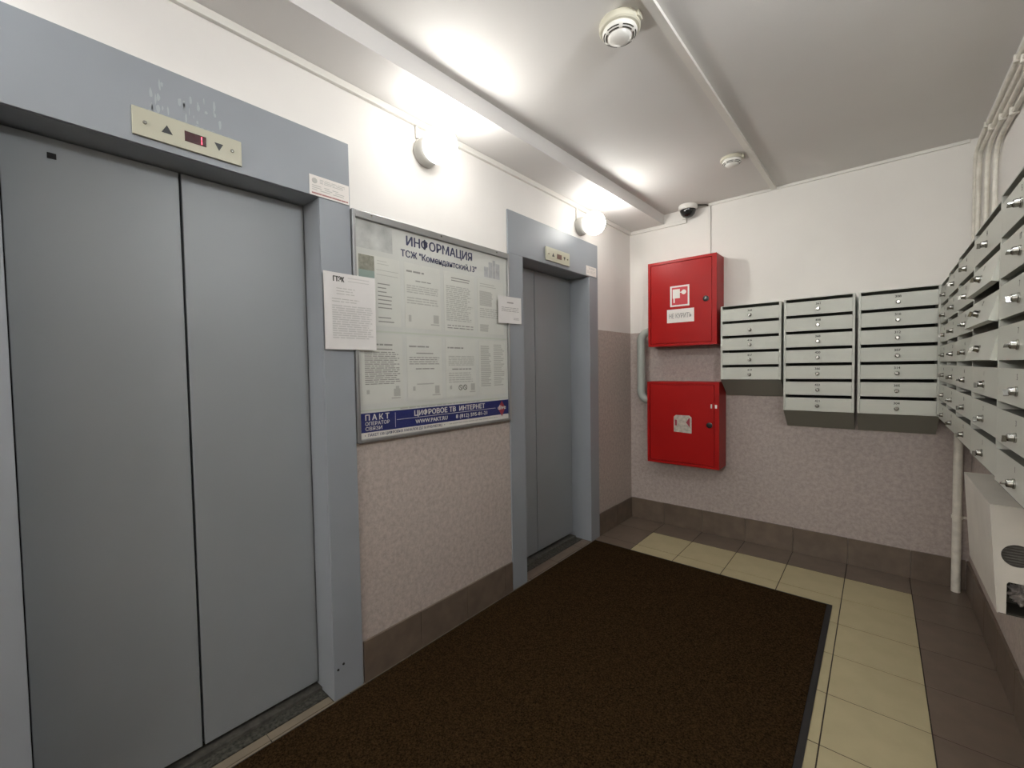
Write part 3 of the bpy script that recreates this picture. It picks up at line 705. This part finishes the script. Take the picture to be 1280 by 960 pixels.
# ------------------------------------------------------------------ mailboxes
PITCH_ = 0.1035
NUMC = {}
DOORC = {}
def build_unit(label, group, width, nrow, dep, wedge, nums, bent=()):
    """Bank of mailboxes in its own frame: x along the wall from 0, wall at y=0, front at y=-dep, bottom of the last door at z=0."""
    r = thing('mailbox_bank', (0, 0, 0), label, 'mailbox', group, world=False)
    PO[r.name] = Vector((0, 0, 0))
    hgt = nrow*PITCH_; p = 0.013; th = 0.0018
    bm = bm_new()
    box(bm, 0.0008, p, -dep, -0.0006, 0, hgt+0.006)
    box(bm, width-p, width-0.0008, -dep, -0.0006, 0, hgt+0.006)
    box(bm, p, width-p, -dep, -0.0006, hgt+0.002, hgt+0.006)
    obj('casing', bm, M_MAIL, r)
    obj('back_panel', box(bm_new(), p, width-p, -0.004, -0.0008, 0, hgt), M_MAILIN, r)
    me = None
    for k in range(1, nrow):
        if me is None: me = obj('shelf', box(bm_new(), p, width-p, -dep+0.004, -0.004, -0.001, 0.001), M_MAILIN, r); sh = me
        else: sh = bpy.data.objects.new('shelf', me.data); COL.objects.link(sh); sh.parent = r
        sh.location = (0, 0, k*PITCH_-0.021)
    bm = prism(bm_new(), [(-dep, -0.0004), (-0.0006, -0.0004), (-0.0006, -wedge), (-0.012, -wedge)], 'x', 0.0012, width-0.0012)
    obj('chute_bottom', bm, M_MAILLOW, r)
    key = (round(width, 4))
    for k in range(nrow):
        zt = hgt - k*PITCH_ - 0.0185; dh = PITCH_-0.0195
        at = (p+0.001, -dep, zt)
        if key in DOORC:
            d = bpy.data.objects.new('mailbox_door', DOORC[key]); COL.objects.link(d); d.parent = r; d.location = at; PO[d.name] = Vector(at)
        else:
            bm = box(bm_new(), p+0.001, width-p-0.001, -dep, -dep+th, zt-dh, zt)
            box(bm, p+0.001, p+0.0025, -dep+th, -dep+0.018, zt-dh, zt); box(bm, width-p-0.0025, width-p-0.001, -dep+th, -dep+0.018, zt-dh, zt)
            box(bm, p+0.0025, width-p-0.0025, -dep+th, -dep+0.014, zt-dh, zt-dh+0.0015)
            d = obj('mailbox_door', bm, M_MAIL, r, at); DOORC[key] = d.data
        lx = width/2-p-0.001; lz = -dh*0.60
        if 'lock' not in DOORC:
            bm = lathe(bm_new(), [(0.0115, 0), (0.0115, 0.003), (0.0095, 0.004), (0.0090, 0.012), (0.0070, 0.014), (0.0, 0.014)], 16, (0, 0, 0), 'y', -1)
            box(bm, -0.0016, 0.0016, -0.021, -0.013, -0.011, 0.004)
            me = bpy.data.meshes.new('lock'); bm.to_mesh(me); bm.free(); me.materials.append(M_CHROME)
            me.polygons.foreach_set('use_smooth', [True]*len(me.polygons)); me.set_sharp_from_angle(angle=math.radians(35)); DOORC['lock'] = me
        lk = bpy.data.objects.new('lock', DOORC['lock']); COL.objects.link(lk); lk.parent = d; lk.location = (lx, -0.0001, lz)
        lk.rotation_euler = (0, random.choice((0, 0.4, -0.5, 1.2)), 0)
        n = nums[k] if k < len(nums) else ''
        if n:
            if n not in NUMC:
                bm = text_bm(n, 0.019, bold=0.0006)
                for v in bm.verts: v.co = FACING['back'] @ v.co
                me = bpy.data.meshes.new('number'); bm.to_mesh(me); bm.free(); me.materials.append(M_NUM); NUMC[n] = me
            t_ = bpy.data.objects.new('number', NUMC[n]); COL.objects.link(t_); t_.parent = d; t_.location = (lx, -0.0004, -dh*0.22)
        if k in bent: d.rotation_euler = (-bent[k], 0, 0)
    return r
GB = 'mailbox banks on the back wall'; GR = 'mailbox banks on the right wall'
u = build_unit('pale green mailbox bank with five doors beside the red cabinets', GB, 0.376, 5, 0.19, 0.123, ['368', '', '416', '417', '419']); u.location = (0.780, D, 1.219)
u = build_unit('pale green mailbox bank with seven doors beside the five-door bank', GB, 0.372, 7, 0.19, 0.123, ['361', '408', '368', '420', '366', '422', '421']); u.location = (1.1695, D, 1.0165)
u = build_unit('pale green mailbox bank with seven doors in the back right corner', GB, 0.360, 7, 0.19, 0.123, ['308', '310', '312', '307', '314', '305', '304']); u.location = (1.5545, D, 1.0165)
bounds = [3.335, 2.935, 2.545, 2.115, 1.665, 1.235]
ROT = 'first second third fourth fifth'.split()
RL = ['pale mailbox bank on the right wall farthest into the corner', 'pale mailbox bank on the right wall, second from the corner',
      'pale mailbox bank on the right wall, third from the corner', 'pale mailbox bank on the right wall with three doors hanging bent open',
      'pale mailbox bank at the right edge nearest the camera, above the heater']
RN = [['12', '14', '16', '18', '20', '22', '24'], ['26', '28', '30', '32', '34', '36', '38'], ['40', '42', '44', '46', '48', '50', '52'],
      ['54', '71', '72', '', '1', '2', '3'], ['5', '17', '7', '7', '5', '3', '1']]
for k in range(5):
    a, b = bounds[k], bounds[k+1]; ym = (a+b)/2
    X = 1.885+(ym-1.42)*0.0136
    bent = {1: 0.22, 2: 0.27, 3: 0.22} if k == 3 else {}
    u = build_unit(RL[k], GR, a-b-0.002, 7, W-X, 0.10, RN[k], bent)
    u.location = (W, a, 1.0105); u.rotation_euler = (0, 0, -PI/2)

# ------------------------------------------------------------------ heater cover under the right-hand mailboxes
hx, hy0, hy1 = 1.932, 2.055, 2.600
r = thing('heater_cover', (W, (hy0+hy1)/2, 0.5), 'white metal heater cover with an oval vent under the mailboxes', 'heater')
xt, xb = hx-0.001, hx+0.020      # the front leans in towards the bottom
bm = prism(bm_new(), [(xt, 0.852), (xt+0.003, 0.852), (xb+0.003, 0.505), (xb, 0.505)], 'y', hy0, hy1); obj('front_panel', bm, M_HEAT, r)
q('top_panel', M_HEAT, r, xt, W-0.001, hy0, hy1, 0.8525, 0.8560)
ov = [(1.994+0.036*math.cos(2*PI*i/28), 0.700+0.036*math.sin(2*PI*i/28)) for i in range(28)]
bm = holed(bm_new(), [(xt+0.0032, 0.852), (xb+0.0032, 0.507), (1.972, 0.507), (1.972, 0.605), (1.976, 0.612), (W-0.002, 0.612), (W-0.002, 0.852)], [ov[::-1]], 'y', hy0, hy0+0.0025)
obj('end_panel', bm, M_HEAT, r)
bm = prism(bm_new(), [(xt+0.0032, 0.852), (xb+0.0032, 0.507), (W-0.002, 0.507), (W-0.002, 0.852)], 'y', hy1-0.0025, hy1); obj('end_panel', bm, M_HEAT, r)
for i in range(9): q('vent_louvre', M_MESH, r, 1.950, 2.040, hy0+0.006, hy0+0.008, 0.660+0.009*i, 0.6655+0.009*i)
q('vent_backing', M_SLOT, r, 1.950, 2.040, hy0+0.010, hy0+0.012, 0.655, 0.745)
bm = bm_new()
for i in range(16): box(bm, 1.975, W-0.004, hy0+0.12+0.024*i, hy0+0.122+0.024*i, 0.54, 0.80)
obj('heater_fins', bm, M_SLOT, r)
q('bottom_panel', M_SLOT, r, xb+0.004, W-0.002, hy0+0.001, hy1-0.003, 0.505, 0.5085)  # panel coloured dark for the shade inside the cover
q('shade_lining', M_SLOT, r, xb+0.004, W-0.002, hy0+0.098, hy0+0.100, 0.5095, 0.845)  # dark sheets added so the inside of the cover reads as shaded
q('shade_lining', M_SLOT, r, W-0.004, W-0.002, hy0+0.003, hy0+0.097, 0.5095, 0.845)
bm = bm_new(); bmesh.ops.create_icosphere(bm, subdivisions=4, radius=0.040)
from mathutils import noise as mn
for v in bm.verts:
    n_ = mn.turbulence(v.co*55, 3, False); v.co *= 0.62+0.55*n_
    v.co.z *= 1.15; v.co += Vector((2.018, hy0+0.058, 0.560))
    v.co.x = min(v.co.x, W-0.006); v.co.z = max(v.co.z, 0.509); v.co.y = min(max(v.co.y, hy0+0.004), hy0+0.096)
obj('crumpled_stuffing', bm, M_RAG, r)

# ------------------------------------------------------------------ pipes
r = thing('heating_pipe', (2.003, 3.490, 0.0), 'cream painted heating pipe rising from the floor in the right corner', 'pipe')
obj('pipe', tube(bm_new(), [(2.003, 3.490, 0.0008), (2.003, 3.490, 0.88), (2.003, 3.490, 0.905)], 0.020, 16), M_PIPE, r, smooth=True)
obj('clamp', tube(bm_new(), [(2.003, 3.490, 0.425), (2.003, 3.490, 0.445)], 0.0245, 16), M_PIPE, r, smooth=True)
q('bracket', M_PIPE, r, 2.020, W-0.001, 3.483, 3.497, 0.429, 0.441)
tag(obj('heating_pipe', tube(bm_new(), [(2.030, 2.66, 0.50), (2.030, 2.66, 0.93)], 0.012, 12), M_PIPE, smooth=True), 'thin cream pipe just behind the far end of the heater cover', 'pipe')
# plastic conduits climbing in the corner and turning along the right wall
xw = W-0.014
spec = [(3.500, 2.475, 'plastic conduit tube in the very corner, topmost along the right wall'),
        (3.390, 2.418, 'plastic conduit tube second from the corner on the right wall'),
        (3.150, 2.362, 'plastic conduit tube third from the corner on the right wall'),
        (2.950, 2.300, 'plastic conduit tube lowest along the right wall, fourth from the corner')]
for yv, zh, lab in spec:
    bz = 0.10
    pts = [(xw, yv, 1.7435), (xw, yv, zh-bz)] + arc((xw, yv-bz, zh-bz), (0, bz, 0), (0, 0, bz), 8)[1:] + [(xw, 1.25, zh)]
    r = thing('conduit_tube', (xw, yv, 1.7435), lab, 'conduit', 'conduit tubes in the right corner')
    obj('tube', tube(bm_new(), pts, 0.0095, 12), M_PIPE, r, smooth=True)
    for yy in (yv-0.35, yv-0.95):
        obj('clip', box(bm_new(), xw-0.0145, W-0.0006, yy-0.008, yy+0.008, zh-0.0145, zh+0.0145, bev=0.002), M_PIPE, r)

# ------------------------------------------------------------------ door mat
mx0, mx1, my0, my1 = 0.020, 1.474, -1.2, 2.868
r = thing('floor_mat', ((mx0+mx1)/2, (my0+my1)/2, 0.0005), 'large dark brown carpet mat with black rubber edge covering the tiles', 'mat')
q('pile', M_MAT, r, mx0+0.008, mx1-0.024, my0+0.02, my1-0.016, 0.0028, 0.0095)
bm = box(bm_new(), mx0, mx1, my0, my1, 0.0005, 0.0027); 
obj('rubber_edge', holed(bm, [(mx0, my0), (mx1, my0), (mx1, my1), (mx0, my1)], [[(mx0+0.0075, my0+0.0195), (mx1-0.0235, my0+0.0195), (mx1-0.0235, my1-0.0155), (mx0+0.0075, my1-0.0155)]], 'z', 0.0027, 0.0060), M_RUB, r)
